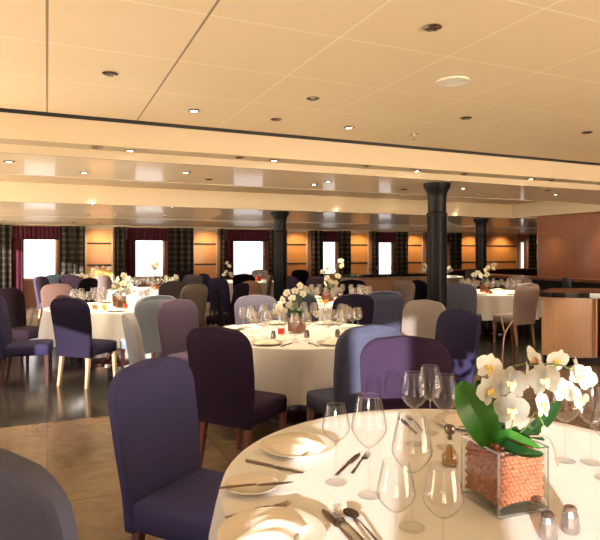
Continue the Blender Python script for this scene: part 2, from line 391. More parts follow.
# ------------------------------------------------------------------ chairs
def chair_mesh():
    # upholstered back: rounded slab, slightly waisted and leaning back
    bm = bmesh.new(); pts = []
    w, zb, zt, rad = .264, .335, 1.0, .135
    out = [(-.226, zb), (-.243, .5), (-.258, .68)]
    for k in range(0, 9):
        a = PI - k*PI/16*1.0
        out.append((-w+rad + rad*math.cos(a), zt-rad + rad*math.sin(a)))
    top = [(x, z) for x, z in out]
    out = top + [(-.05, zt+.010), (0, zt+.013), (.05, zt+.010)] + [(-x, z) for x, z in top[::-1]]
    def yy(z): return -.225 - .085*max(0, (z-.45)/.55)**1.3
    th = .065
    # grid rows for smooth shading
    fr = [bm.verts.new((x*.93, yy(z)+th/2, zb+(z-zb)*.985 + .004)) for x, z in out]
    f2 = [bm.verts.new((x, yy(z)+th/2-.014, z)) for x, z in out]
    b2 = [bm.verts.new((x, yy(z)-th/2+.014, z)) for x, z in out]
    bk = [bm.verts.new((x*.93, yy(z)-th/2, zb+(z-zb)*.985 + .004)) for x, z in out]
    n = len(out)
    for a, b in ((fr, f2), (f2, b2), (b2, bk)):
        for i in range(n): bm.faces.new((a[i], a[(i+1) % n], b[(i+1) % n], b[i]))
    for ring in (fr, bk):
        m = n//2
        for i in range(m): 
            j = n-1-i
            if j-1 > i+1: bm.faces.new((ring[i], ring[i+1], ring[j-1], ring[j]))
            elif j-1 == i+1: bm.faces.new((ring[i], ring[i+1], ring[j]))
    bmesh.ops.remove_doubles(bm, verts=bm.verts, dist=1e-5)
    back = bm
    bm = bmesh.new()
    rows = []
    def rr(w, y0, y1, z, rc=.04):
        P = []
        for cx, cy, a0 in ((w-rc, y1-rc, 0), (-w+rc, y1-rc, PI/2), (-w+rc, y0+.005, PI), (w-rc, y0+.005, 1.5*PI)):
            rq = rc if cy > 0 else .005
            cxx = cx if cy > 0 else math.copysign(w-.005, cx)
            for k in range(5): P.append((cxx+rq*math.cos(a0+k*PI/8), cy+rq*math.sin(a0+k*PI/8), z))
        return [bm.verts.new(p) for p in P]
    R = [rr(.222, -.20, .245, .35), rr(.228, -.20, .25, .355), rr(.230, -.20, .252, .44), rr(.222, -.195, .246, .462), rr(.19, -.17, .21, .474)]
    for a, b in zip(R, R[1:]):
        m = len(a)
        for i in range(m): bm.faces.new((a[i], a[(i+1) % m], b[(i+1) % m], b[i]))
    bm.faces.new(R[0]); bm.faces.new(R[-1])
    seat = bm
    return back, seat
def leg_bm(x, y, sx, sy):
    bm = bmesh.new(); v = []
    for z, s, dx, dy in ((.352, .021, 0, 0), (0.0, .013, sx, sy)):
        v.append([bm.verts.new((x+dx+a*s, y+dy+b*s, z)) for a, b in ((-1, -1), (1, -1), (1, 1), (-1, 1))])
    for i in range(4): bm.faces.new((v[0][i], v[0][(i+1) % 4], v[1][(i+1) % 4], v[1][i]))
    bm.faces.new(v[0]); bm.faces.new(v[1]); return bm
def mesh_of(bm, name):
    bmesh.ops.recalc_face_normals(bm, faces=bm.faces); me = bpy.data.meshes.new(name); bm.to_mesh(me); bm.free()
    for p in me.polygons: p.use_smooth = True
    me.set_sharp_from_angle(angle=math.radians(50)); return me
_b, _s = chair_mesh(); ME_BACK, ME_SEAT = mesh_of(_b, 'backrest'), mesh_of(_s, 'seat')
ME_LEGS = [mesh_of(leg_bm(*a), 'leg') for a in ((.195, .215, .008, .01), (-.195, .215, -.008, .01), (.185, -.20, .01, -.05), (-.185, -.20, -.01, -.05))]
for me in [ME_BACK, ME_SEAT] + ME_LEGS: me.materials.append(M_BLACK)
def fab(name, col): return mat('fabric_'+name, col, .9, spec=.12, noise=.08, nscale=20, bump=.12, bscale=400)
FAB = {'blue': (.066,.066,.19), 'greyblue': (.095,.100,.150), 'purple': (.028,.016,.038), 'navy': (.016,.011,.028), 'slate': (.058,.063,.108), 'lavender': (.17,.165,.25),
       'mauve': (.080,.060,.105), 'whiteblue': (.20,.235,.30), 'white': (.32,.33,.36), 'warmgrey': (0.215, 0.183, 0.171), 'pinkwhite': (.42,.34,.33), 'peach': (0.342, 0.217, 0.168), 'maroon': (.018,.009,.015),
       'teal': (0.044, 0.057, 0.076), 'pinkbrown': (.17,.10,.085), 'grey': (0.085, 0.076, 0.085), 'black': (0.006, 0.004, 0.009), 'navyblue': (.026,.022,.062), 'skyblue': (.15,.21,.32)}
LEGS = {'d': M_DWOOD, 'm': M_MWOOD, 'l': M_LWOOD}
def chair(px, t, f, color, legs, label, dr=None):
    r = (px-300)/F*t; L = math.hypot(*f); fr, ft = f[0]/L, f[1]/L
    r += fr*.30; t += ft*.30
    x, y = W(r, t); dx, dy = W(fr, ft)
    root = empty('dining_chair', (x, y, 0), math.atan2(-dx, dy)); tag(root, label, 'chair', 'dining chairs')
    m = fab(color, FAB[color])
    for nm, me, mm in [('backrest', ME_BACK, m), ('seat', ME_SEAT, m)] + [('leg', a, LEGS[legs]) for a in ME_LEGS]:
        o = bpy.data.objects.new(nm, me); COL.objects.link(o); o.parent = root
        o.material_slots[0].link = 'OBJECT'; o.material_slots[0].material = mm
        if nm == 'backrest':
            pass
    return root
CH = [
 (152, 2.60, (.886, -.46), 'blue', 'm', 'large blue upholstered chair facing the nearest table, left of it'),
 (-5, 1.42, (.5, .85), 'greyblue', 'm', 'grey-blue chair cut off by the lower left corner of the photo'),
 (217, 3.79, (.5, .87), 'purple', 'm', 'dark purple chair with its back to us at the middle table'),
 (69, 6.30, (.35, .94), 'navy', 'l', 'dark navy chair with pale legs and sunlit lower back, left'),
 (130, 4.58, (.9, .43), 'white', 'd', 'pale grey-white chair seen almost edge-on behind the large blue chair'),
 (157, 6.6, (-.64, .77), 'whiteblue', 'd', 'light blue-grey chair with its back to us at the left table'),
 (177, 6.0, (.8, -.6), 'mauve', 'd', 'mauve chair between the light blue-grey chair and the purple one'),
 (371, 3.88, (-.45, .9), 'slate', 'm', 'slate blue chair with its back to us, front right of the middle table'),
 (405, 3.33, (-.08, -1), 'purple', 'd', 'dark purple chair facing us behind the wine glasses, sunlit on its left'),
 (425, 5.92, (-.75, -.66), 'warmgrey', 'd', 'light grey chair standing just left of the foot of the near black column'),
 (459, 4.90, (-.9, -.4), 'navyblue', 'd', 'navy chair seen side-on below the near black column'),
 (256, 6.62, (.38, -.93), 'lavender', 'd', 'pale lavender chair seen through the glasses at the far side of the middle table'),
 (299, 7.22, (.58, .81), 'teal', 'd', 'blue-grey chair behind the flowers of the middle table'),
 (354, 6.8, (-.3, .95), 'navy', 'd', 'low dark plum chair in front of the table with the tall flowers'),
 (384, 7.35, (-.2, .97), 'slate', 'd', 'blue chair right of the dark plum one, at the table before the bar'),
 (404, 10.1, (-.8, -.6), 'warmgrey', 'd', 'warm grey chair in front of the right end of the bar'),
 (419, 10.3, (.9, .3), 'navy', 'd', 'narrow dark chair just left of the near column'),
 (460, 9.3, (.5, .85), 'greyblue', 'd', 'grey-blue chair right of the near column at the right-hand table'),
 (528, 9.2, (-.45, .9), 'pinkwhite', 'l', 'pinkish white chair beside the wooden service station'),
 (519, 12.1, (-.5, -.85), 'pinkwhite', 'd', 'pinkish chair on the far side of the right-hand table'),
 (474, 17.3, (-.5, -.8), 'grey', 'd', 'small grey chair far back, left of the far right column'),
 (41, 12.0, (.95, -.1), 'mauve', 'l', 'lilac chair seen side-on below the far left window'),
 (56, 13.0, (-.1, 1), 'skyblue', 'd', 'light blue chair below the right edge of the far left window'),
 (70, 12.6, (.1, 1), 'maroon', 'd', 'dark mauve chair right of the light blue one, far left'),
 (57, 9.1, (.75, -.66), 'pinkbrown', 'd', 'pinkish brown chair behind the dark navy chair on the left'),
 (-1, 6.45, (.95, .3), 'navyblue', 'd', 'blue-mauve chair at the left edge of the photo, nearer of the two there'),
 (8, 7.9, (.95, -.3), 'maroon', 'd', 'dark maroon chair at the left edge of the photo, farther of the two there'),
 (89, 11.2, (-.9, .3), 'black', 'd', 'black chair behind the glasses of the left table'),
 (103, 12.6, (.9, -.3), 'pinkwhite', 'd', 'pale chair next to the black one behind the left table'),
 (174, 9.9, (-.5, .85), 'grey', 'd', 'grey-brown chair in front of the table with the tall orchid'),
 (195, 9.0, (-.75, .65), 'warmgrey', 'd', 'pale lavender-grey chair right of the grey-brown one'),
 (193, 12.9, (-.4, -.9), 'grey', 'd', 'grey chair behind the pale lavender-grey one'),
 (204, 13.5, (.8, .6), 'navyblue', 'd', 'navy chair far back below the second wooden pillar'),
 (218, 11.2, (.6, .8), 'navyblue', 'd', 'dark blue chair left of the white cloth of the far middle table'),
 (217, 8.0, (.9, .1), 'black', 'd', 'black chair seen side-on left of the middle table glasses'),
 (244, 13.3, (-.1, 1), 'black', 'd', 'dark navy chair in front of the third window'),
 (242, 9.3, (-.9, .3), 'navy', 'd', 'low dark chair below the third window, left of the peach one'),
 (251, 10.0, (.8, -.5), 'peach', 'd', 'peach coloured chair below the third window'),
 (260, 16.8, (-.3, -.95), 'pinkwhite', 'd', 'pale mauve chair at the window side of the far middle table'),
 (270, 12.6, (-.9, .1), 'pinkwhite', 'd', 'pale chair just left of the far left column'),
 (286, 12.2, (.2, -1), 'mauve', 'd', 'purple chair just right of the far left column'),
 (300, 16.7, (.3, -.9), 'black', 'd', 'black chair against the third wooden pillar'),
 (317, 12.0, (.5, -.8), 'mauve', 'd', 'mauve chair below the narrow window left of the bar'),
 (352, 10.4, (-.2, -1), 'black', 'd', 'dark chair behind the glasses of the table before the bar'),
 (184, 16.0, (0, -1), 'maroon', 'd', 'maroon chair far back below the second window curtain'),
 (566, 11.3, (.9, -.2), 'greyblue', 'd', 'dark grey chair drawn up to the counter on the right'),
]
for a in CH: chair(*a)

# ------------------------------------------------------------------ tables
def cloth_bm(R, seed, drop=.44):
    rnd = random.Random(seed); bm = bmesh.new(); n = 160; ph = [rnd.uniform(0, 6.28) for _ in range(4)]
    rings = [[bm.verts.new((0, 0, TZ))]]
    prof = [(.3*R, 0, 0), (.6*R, 0, 0), (.9*R, 0, 0), (R-.012, 0, 0), (R, -.004, .0), (R+.004, -.016, 0), (R+.004, -.06, .2), (R+.004, -.16, .55), (R+.004, -.30, .85), (R+.004, -drop, 1)]
    for r, z, k in prof:
        ring = []
        for i in range(n):
            a = 2*PI*i/n
            wv = .55*math.sin(13*a+ph[0]+.8*math.sin(3*a+ph[1])) + .3*math.sin(22*a+ph[2]) + .25*math.sin(7*a+ph[3])
            wv = wv if wv < 0 else wv**.7
            rr = r + k*.06*wv + k*.015
            ring.append(bm.verts.new((rr*math.cos(a), rr*math.sin(a), TZ+z)))
        rings.append(ring)
    for i in range(n): bm.faces.new((rings[0][0], rings[1][i], rings[1][(i+1) % n]))
    for a, b in zip(rings[1:], rings[2:]):
        for i in range(n): bm.faces.new((a[i], b[i], b[(i+1) % n], a[(i+1) % n]))
    return bm
TAB = {}
def table(key, r, t, R, where):
    x, y = W(r, t); TAB[key] = (r, t, R)
    root = tag(empty('round_table', (x, y, 0)), 'round dining table hidden under the white cloth, ' + where, 'table', 'round dining tables')
    bm = bmesh.new(); lathe(bm, [(0, .725), (R-.03, .725), (R-.02, .74), (R-.03, TZ-.004), (0, TZ-.004)], 64); link('tabletop', bm, M_MWOOD, root)
    bm = bmesh.new(); lathe(bm, [(0, 0), (.30, 0), (.30, .02), (.09, .06), (.06, .12), (.06, .66), (.2, .725), (0, .725)], 24); link('pedestal', bm, M_DWOOD, root)
    o = link('tablecloth', cloth_bm(R, hash(key) % 1 + len(TAB)*7), M_CLOTH, None, True, (x, y, 0))
    tag(o, 'long white tablecloth on the round table, ' + where, 'tablecloth', 'white tablecloths')
table('T1', .575, 1.88, .83, 'nearest the camera at lower right')
table('T2', 0.0, 5.25, .87, 'in the middle of the photo')
table('T3', -2.60, 7.85, .87, 'left, behind the dark navy chair')
table('T4', .53, 8.65, .87, 'behind the middle table and before the bar')
table('T5', 3.60, 10.75, .87, 'on the right beside the service station')
table('T6', -1.45, 14.95, .82, 'far back in front of the third window')
table('T7', -5.6, 14.65, .85, 'farthest left, near the left window')
table('T9', 4.3, 18.0, .85, 'far back behind the near column')
table('T10', -3.05, 11.6, .87, 'left, in front of the second window')

# ------------------------------------------------------------------ glasses
def glass_proto(H, rb, rt, bowl, name='wine_glass', n=28, m=None):
    bm = bmesh.new(); th = .0012; zb = H-bowl
    outer = [(.003, zb), (rb*.22, zb+.004), (rb*.52, zb+bowl*.11), (rb*.80, zb+bowl*.23), (rb*.96, zb+bowl*.33), (rb, zb+bowl*.40), (rb*.97, zb+bowl*.47), (rt+(rb-rt)*.58, zb+bowl*.68), (rt, H)]
    inner = [(max(r-th, .001), z+(th if i < 3 else 0)) for i, (r, z) in enumerate(outer)][::-1]
    inner[-1] = (0, zb+.004)
    foot = [(0, 0), (.034, 0), (.036, .0012), (.020, .004), (.006, .010), (.0042, .02), (.0040, zb*.5), (.0044, zb-.012)]
    lathe(bm, foot + outer + inner, n)
    for f in bm.faces:
        if f.calc_center_median().z < zb+.002 or f.calc_center_median().z > H-.0008: f.material_index = 1
    rim = [(rt-.0012+.0011*math.cos(q*PI/3), H+.0011*math.sin(q*PI/3)) for q in range(6)]
    k0 = len(bm.faces); lathe(bm, rim, n, close=True); bm.faces.ensure_lookup_table()
    for f in bm.faces[k0:]: f.material_index = 1
    o = link(name, bm, [m or M_GLASS, M_STEMG]); return o
P_RED = glass_proto(.250, .046, .031, .120); P_MED = glass_proto(.275, .052, .037, .140)      # medium wine glass
P_BIG = glass_proto(.305, .055, .036, .160)      # tall burgundy glass
P_FAR = glass_proto(.240, .048, .033, .12, n=16, m=M_GLASSF)
P_FARB = glass_proto(.19, .042, .030, .10, n=16, m=M_GLASSF)
used = set()
def place(proto, r, t, z, label, cat, group=None, rz=0):
    x, y = W(r, t)
    o = proto if proto.name not in used else dup(proto, (0, 0, 0))
    used.add(proto.name)
    o.location = (x, y, z); o.rotation_euler.z = rz
    return tag(o, label, cat, group)
ZT = TZ+.001
G1 = 'wine glasses on the nearest table'
for pr_, px, t, lb in [
  (P_RED, 336, 1.83, 'empty wine glass in front of the folded napkin plate, leftmost on the nearest table'),
  (P_BIG, 369, 1.73, 'tallest wine glass on the nearest table, right of the leftmost glass'),
  (P_BIG, 412, 1.53, 'tall wine glass between and behind the two glasses at the bottom edge'),
  (P_RED, 396, 1.33, 'wine glass at the bottom edge of the photo, left of the two there'),
  (P_RED, 443, 1.30, 'wine glass at the bottom edge of the photo, right one of two before the vase'),
  (P_MED, 414, 2.20, 'wine glass in front of the dark purple chair, left of the three there'),
  (P_MED, 430, 2.33, 'wine glass overlapped by its neighbours before the dark purple chair'),
  (P_MED, 445, 2.16, 'wine glass left of the big green orchid leaf, right of the three there'),
  (P_MED, 565, 2.02, 'wine glass behind the right-hand orchid blossoms'),
  (P_MED, 591, 2.00, 'tall wine glass at the right edge of the photo'),
  (P_RED, 606, 1.86, 'wine glass cut off by the right edge, only its foot showing')]:
    place(pr_, (px-300)/F*t, t, ZT, lb, 'wine glass', G1)

# ------------------------------------------------------------------ plates, napkins, cutlery
def plate_proto(R, name, n=40):
    bm = bmesh.new(); lathe(bm, [(0, 0), (R*.55, 0), (R*.62, .003), (R, .016), (R+.001, .018), (R-.003, .0195), (R*.66, .0075), (R*.6, .005), (0, .0045)], n)
    return link(name, bm, M_CHINA)
P_PLATE = plate_proto(.14, 'dinner_plate'); P_BREAD = plate_proto(.085, 'bread_plate'); P_FPLATE = plate_proto(.13, 'dinner_plate', 24)
def napkin_proto(L=.17, Wd=.11, n=16):
    bm = bmesh.new(); rows = []
    for j in range(9):
        v = j/8*2-1; row = []
        for i in range(n+1):
            u = i/n*2-1
            h = .026*(1-abs(u)**3)*(1-.75*abs(v)**2.5) + .005*math.sin(u*9+v*3)*(1-abs(v)) + .004
            row.append(bm.verts.new((u*L/2*(1-.25*v*v), v*Wd/2*(1-.15*math.cos(u*3)), max(h, .002))))
        rows.append(row)
    for a, b in zip(rows, rows[1:]):
        for i in range(n): bm.faces.new((a[i], a[i+1], b[i+1], b[i]))
    bt = [[bm.verts.new((v.co.x*.97, v.co.y*.97, 0)) for v in row] for row in rows]
    for a, b in zip(bt, bt[1:]):
        for i in range(n): bm.faces.new((a[i], b[i], b[i+1], a[i+1]))
    def stitch(A, B):
        for k in range(len(A)-1): bm.faces.new((A[k], A[k+1], B[k+1], B[k]))
    stitch(rows[0], bt[0]); stitch(rows[-1], bt[-1]); stitch([q[0] for q in rows], [q[0] for q in bt]); stitch([q[-1] for q in rows], [q[-1] for q in bt])
    return link('napkin', bm, M_NAP)
P_NAP = napkin_proto(.20, .14)
def strip(bm, prof, th=.003):   # prof: (y, halfwidth, z)
    A = [[bm.verts.new((-w, y, z)), bm.verts.new((0, y, z+th)), bm.verts.new((w, y, z)), bm.verts.new((0, y, z-.0006))] for y, w, z in prof]
    for a, b in zip(A, A[1:]):
        for k in range(4): bm.faces.new((a[k], a[(k+1) % 4], b[(k+1) % 4], b[k]))
    bm.faces.new(A[0]); bm.faces.new(A[-1])
def knife():
    bm = bmesh.new(); strip(bm, [(-.115, .006, .003), (-.06, .0075, .004), (-.01, .0055, .004), (.0, .0045, .003)], .005)
    strip(bm, [(0, .0045, .003), (.01, .010, .002), (.07, .0115, .002), (.10, .008, .002), (.118, .001, .002)], .0015)
    return link('knife', bm, M_SILVER)
def fork():
    bm = bmesh.new(); strip(bm, [(-.10, .0065, .003), (-.05, .0045, .006), (0, .003, .010), (.03, .0035, .008), (.042, .0115, .004), (.055, .0125, .003)], .003)
    for k in range(4):
        x = -.0096+k*.0064; tube(bm, [(x, .054, .004), (x, .075, .004), (x, .098, .010)], [.0018, .0016, .0008], 6)
    return link('fork', bm, M_SILVER)
def spoon():
    bm = bmesh.new(); strip(bm, [(-.10, .0065, .003), (-.05, .0045, .006), (.01, .003, .010), (.045, .004, .007)], .003)
    n = 16; rings = []
    for k in range(7):
        q = k/6; rings.append([bm.verts.new((.0205*q*math.cos(2*PI*i/n), .068+.032*q*math.sin(2*PI*i/n), .002+.009*q*q)) for i in range(n)] if q else [bm.verts.new((0, .068, .002))])
    for i in range(n): bm.faces.new((rings[0][0], rings[1][i], rings[1][(i+1) % n]))
    for a, b in zip(rings[1:], rings[2:]):
        for i in range(n): bm.faces.new((a[i], a[(i+1) % n], b[(i+1) % n], b[i]))
    bmesh.ops.solidify(bm, geom=[f for f in bm.faces if f.calc_center_median().y > .04 and len(f.verts) <= 4 and all(v in sum(rings, []) for v in f.verts)], thickness=-.0012)
    return link('spoon', bm, M_SILVER)
P_KNIFE, P_FORK, P_SPOON = knife(), fork(), spoon()
def lay(proto, a, b, label, cat, dz=0):     # a -> b: handle end to tip, pixel spots on the cloth
    A, B = on(*a, TZ), on(*b, TZ); d = B-A; m = (A+B)/2
    o = proto if proto.name not in used else dup(proto, (0, 0, 0)); used.add(proto.name)
    o.location = (m.x, m.y, ZT+dz); o.rotation_euler.z = math.atan2(-d.x, d.y); tag(o, label, cat, 'cutlery on the nearest table'); return o
def plate_at(px, py, proto, label, nap=None, rz=0, cat='plate'):
    p = on(px, py, TZ); o = proto if proto.name not in used else dup(proto, (0, 0, 0)); used.add(proto.name)
    o.location = (p.x, p.y, ZT); tag(o, label, cat, 'plates on the nearest table')
    if nap:
        q = P_NAP if P_NAP.name not in used else dup(P_NAP, (0, 0, 0)); used.add(P_NAP.name)
        q.location = (p.x, p.y, ZT+.0065); q.rotation_euler.z = rz; tag(q, nap, 'napkin', 'folded napkins on the nearest table')
plate_at(298, 449, P_PLATE, 'ivory plate under a folded napkin by the edge of the nearest table', 'folded white napkin on the plate behind the leftmost wine glass', .4)
plate_at(272, 538, P_PLATE, 'ivory plate at the bottom edge of the photo below the two forks', 'folded napkin lying on the plate at the bottom edge', .9)
plate_at(468, 424, P_PLATE, 'ivory plate behind the wine glasses left of the orchid', 'folded white napkin on the plate behind the amber oil bottle', -.6)
plate_at(252, 489, P_BREAD, 'small ivory bread plate with a knife across it', None, cat='plate')
lay(P_KNIFE, (244, 461), (305, 474), 'knife pointing right above the small bread plate', 'knife')
lay(P_KNIFE, (218, 496), (293, 489), 'thin butter knife lying across the bread plate', 'knife', .019)
lay(P_FORK, (221, 520), (294, 504), 'upper fork of the pair left of the bottom plate', 'fork')
lay(P_FORK, (219, 528), (301, 503.5), 'lower fork of the pair left of the bottom plate', 'fork', .003)
lay(P_KNIFE, (334, 478), (361, 453), 'knife lying right of the napkin plate behind the leftmost glass', 'knife')
lay(P_FORK, (350, 477), (370, 453), 'fork lying behind the tallest wine glass', 'fork')
lay(P_KNIFE, (355, 545), (326, 514), 'knife left of the spoon at the bottom edge', 'knife')
lay(P_FORK, (368, 546), (333, 514), 'fork between the knife and the spoon at the bottom edge', 'fork')
lay(P_SPOON, (382, 547), (345, 511), 'shiny spoon with its bowl up at the bottom edge of the photo', 'spoon')
lay(P_KNIFE, (418, 436), (398, 417), 'dark knife lying at the far rim of the table before the purple chair', 'knife')
lay(P_FORK, (425, 433), (406, 416), 'fork beside the dark knife at the far rim of the table', 'fork')

# ------------------------------------------------------------------ shakers, oil bottle
def shaker(top):
    r = empty('shaker')
    bm = bmesh.new(); lathe(bm, [(0, 0), (.020, 0), (.023, .004), (.024, .018), (.021, .045), (.0165, .058), (0, .058)], 12); link('body', bm, mat('cut_glass', (.28, .24, .22), .15, metal=.7, coat=.7), r, False)
    bm = bmesh.new(); lathe(bm, [(0, .058), (.0168, .058), (.0168, .064), (.012, .069), (0, .070)], 20); link('cap', bm, top, r)
    return r
SH1 = shaker(mat('dark_cap', (.10, .07, .06), .3, metal=.6)); SH2 = shaker(mat('brown_cap', (.22, .16, .14), .3, metal=.7))
place(SH1, .642, 1.47, ZT, 'pepper shaker with a dark cap at the bottom edge, left one', 'shaker', 'shakers on the nearest table')
place(SH2, .716, 1.505, ZT, 'silvery salt shaker at the bottom right, right of the pepper', 'shaker', 'shakers on the nearest table')
o = empty('oil_bottle', (*W(.522, 1.98), ZT)); tag(o, 'small glass bottle of amber oil just left of the pebble vase', 'bottle')
bm = bmesh.new(); lathe(bm, [(0, .003), (.024, .003), (.027, .010), (.026, .035), (.016, .055), (.010, .066), (.009, .070), (0, .070)], 20); link('oil', bm, M_AMBER, o)
bm = bmesh.new(); lathe(bm, [(0, 0), (.027, 0), (.030, .008), (.029, .036), (.018, .058), (.0115, .07), (.011, .098), (.014, .1), (.010, .102)], 20); link('glass_body', bm, M_GLASS, o)
bm = bmesh.new(); lathe(bm, [(0, .09), (.008, .09), (.008, .106), (.016, .112), (.020, .124), (.016, .137), (0, .142)], 16); link('stopper', bm, M_SILVER, o)

# ------------------------------------------------------------------ pebble vase with orchid
near = Vector((*W(.551, 1.575), 0)); dA = Vector((*W(.944, .33), 0)).normalized(); dB = Vector((-dA.y, dA.x, 0))
S = .172; HV = .182; ctr = near + (dA+dB)*S/2
VR = math.atan2(dA.y, dA.x)
v = empty('glass_vase', (ctr.x, ctr.y, ZT), VR); tag(v, 'square clear glass vase filled with terracotta pebbles, holding the orchid', 'vase')
def vase_bm(S, H, th=.005, base=.022):
    bm = bmesh.new(); h = S/2; i = h-th
    L = [[bm.verts.new((sx*a, sy*a, z)) for sx, sy in ((-1, -1), (1, -1), (1, 1), (-1, 1))] for a, z in ((h, 0), (h, H), (i, H), (i, base))]
    for a, b in zip(L, L[1:]):
        for k in range(4): bm.faces.new((a[k], a[(k+1) % 4], b[(k+1) % 4], b[k]))
    bm.faces.new(L[0]); bm.faces.new(L[-1]); return bm
link('glass_wall', vase_bm(S, HV), M_VGLASS, v, False)
bm = bmesh.new(); q = S/2-.0055; nn = 12; T_ = []
for zf in (0, 1):       # thick foot with a domed upper face
    T_.append([[bm.verts.new((-q+2*q*i/nn, -q+2*q*j/nn, .002 if not zf else .013+.011*(1-(2*i/nn-1)**2)*(1-.0*(2*j/nn-1)**2))) for j in range(nn+1)] for i in range(nn+1)])
for G in T_:
    for i in range(nn):
        for j in range(nn): bm.faces.new((G[i][j], G[i+1][j], G[i+1][j+1], G[i][j+1]))
link('glass_foot', bm, glassy('foot_glass', (.96, .98, .97), base=.10), v)
M_GEDGE = glassy('glass_edge', (.84, .89, .87), base=.35)
bm = bmesh.new(); h_ = S/2
for sx in (-1, 1):
    for sy in (-1, 1): box(bm, sx*h_-.002, sy*h_-.002, .001, sx*h_+.002, sy*h_+.002, HV+.001)
    box(bm, sx*h_-.0018, -h_, HV-.0015, sx*h_+.0018, h_, HV+.002); box(bm, -h_, sx*h_-.0018, HV-.0015, h_, sx*h_+.0018, HV+.002)
    box(bm, sx*h_-.0018, -h_, .001, sx*h_+.0018, h_, .009); box(bm, -h_, sx*h_-.0018, .001, h_, sx*h_+.0018, .009)
link('glass_edge', bm, M_GEDGE, v, False)
bm = bmesh.new(); rnd = random.Random(3); pr_ = .0076; a = S/2-.0055-pr_
def peb(x, y, z):
    s = pr_*rnd.uniform(.88, 1.1)
    bmesh.ops.create_icosphere(bm, subdivisions=2, radius=s, matrix=Matrix.Translation((x, y, z)) @ Matrix.Rotation(rnd.uniform(0, 3), 4, 'X'))
zz = .029
nx = int(2*a/.0134); st_ = 2*a/nx
k = 0
while zz < HV-.016:
    off = (k % 2)*st_/2
    for i in range(nx+1):
        p = -a + i*st_ + off
        if p > a: continue
        arch = .010*(1-(p/a)**2)*max(0, 1-(zz-.029)/.05)
        for (x, y) in ((p, -a), (p, a), (-a, p), (a, p)): peb(x+rnd.uniform(-1, 1)*.001, y+rnd.uniform(-1, 1)*.001, zz+arch+rnd.uniform(-1, 1)*.0012)
        if zz > HV-.025:
            for j in range(1, nx): peb(p, -a+j*st_, zz+.006+rnd.uniform(-1, 1)*.004+.010*(1-(p/a)**2))
    zz += .0118; k += 1
o = link('clay_pebbles', bm, M_CLAY, None, True, (ctr.x, ctr.y, ZT), VR)
o['label'] = 'terracotta clay pebbles filling the square glass vase of the orchid'; o['category'] = 'pebbles'; o['kind'] = 'stuff'
bm = bmesh.new(); b_ = S/2-.021; box(bm, -b_, -b_, .036, b_, b_, HV-.022); pk = link('inner_fill', bm, mat('clay_shadow', (.16, .05, .025), .8), o, False);  # dark block painted as the shade between pebbles

def petal(bm, L, Wd, ang, cup=.25, tilt=.15, n=6, m=5):
    M = Matrix.Rotation(ang, 4, 'Y'); rows = []
    for i in range(n+1):
        u = i/n; w = Wd*math.sin(PI*min(1, (u*.86+.07)))**.75*(1 if u < .98 else .5)
        rows.append([bm.verts.new(M @ Vector((w*s, -cup*Wd*(s*s)*.5 - tilt*L*math.sin(u*2.2), u*L))) for s in [(-1+2*j/m)*.5 for j in range(m+1)]])
    for a, b in zip(rows, rows[1:]):
        for j in range(m): bm.faces.new((a[j], a[j+1], b[j+1], b[j]))
def blossom_meshes(s=1.0, n=6, m=5):
    bm = bmesh.new()
    for a in (0, 2.35, -2.35): petal(bm, .042*s, .030*s, a, n=n, m=m)      # sepals
    for v_ in bm.verts: v_.co.y += .002*s
    for a in (1.25, -1.25): petal(bm, .046*s, .052*s, a, .2, .12, n=n, m=m)   # broad petals
    bmesh.ops.solidify(bm, geom=bm.faces[:], thickness=.0008)
    A = mesh_of(bm, 'blossom'); A.materials.append(M_PETAL)
    bm = bmesh.new(); bmesh.ops.create_uvsphere(bm, u_segments=8, v_segments=6, radius=.008*s, matrix=Matrix.Translation((0, -.010*s, -.003*s)) @ Matrix.Diagonal((1, 1.2, .9, 1)))
    for sx in (-1, 1): bmesh.ops.create_uvsphere(bm, u_segments=8, v_segments=6, radius=.006*s, matrix=Matrix.Translation((sx*.008*s, -.010*s, -.002*s)) @ Matrix.Diagonal((.8, .8, 1.3, 1)))
    bmesh.ops.create_uvsphere(bm, u_segments=8, v_segments=6, radius=.006*s, matrix=Matrix.Translation((0, -.014*s, -.013*s)) @ Matrix.Diagonal((.9, .7, 1.5, 1)))
    B = mesh_of(bm, 'lip'); B.materials.append(M_LIPB); return A, B
ME_BL, ME_LIP = blossom_meshes()
def mk(name, me, parent, loc, rot, mm=None, sc=1):
    o = bpy.data.objects.new(name, me); COL.objects.link(o); o.parent = parent; o.location = loc; o.rotation_euler = rot; o.scale = (sc,)*3
    if mm: o.material_slots[0].link = 'OBJECT'; o.material_slots[0].material = mm
    return o
def ray(px, py, t):     # spot on a sight line at distance t ahead
    r = (px-300)/F*t; x, y = W(r, t); return Vector((x, y, EYE+(CY-py)/F*t))
OR = empty('orchid_plant', (ctr.x, ctr.y, ZT+HV-.01)); tag(OR, 'white orchid with yellow-lipped blossoms growing from the pebble vase', 'plant')
O0 = OR.location.copy()
def L(px, py, t): return ray(px, py, t) - O0
tc_ = 1.70
face = math.radians(-24)   # blossoms look roughly towards the camera
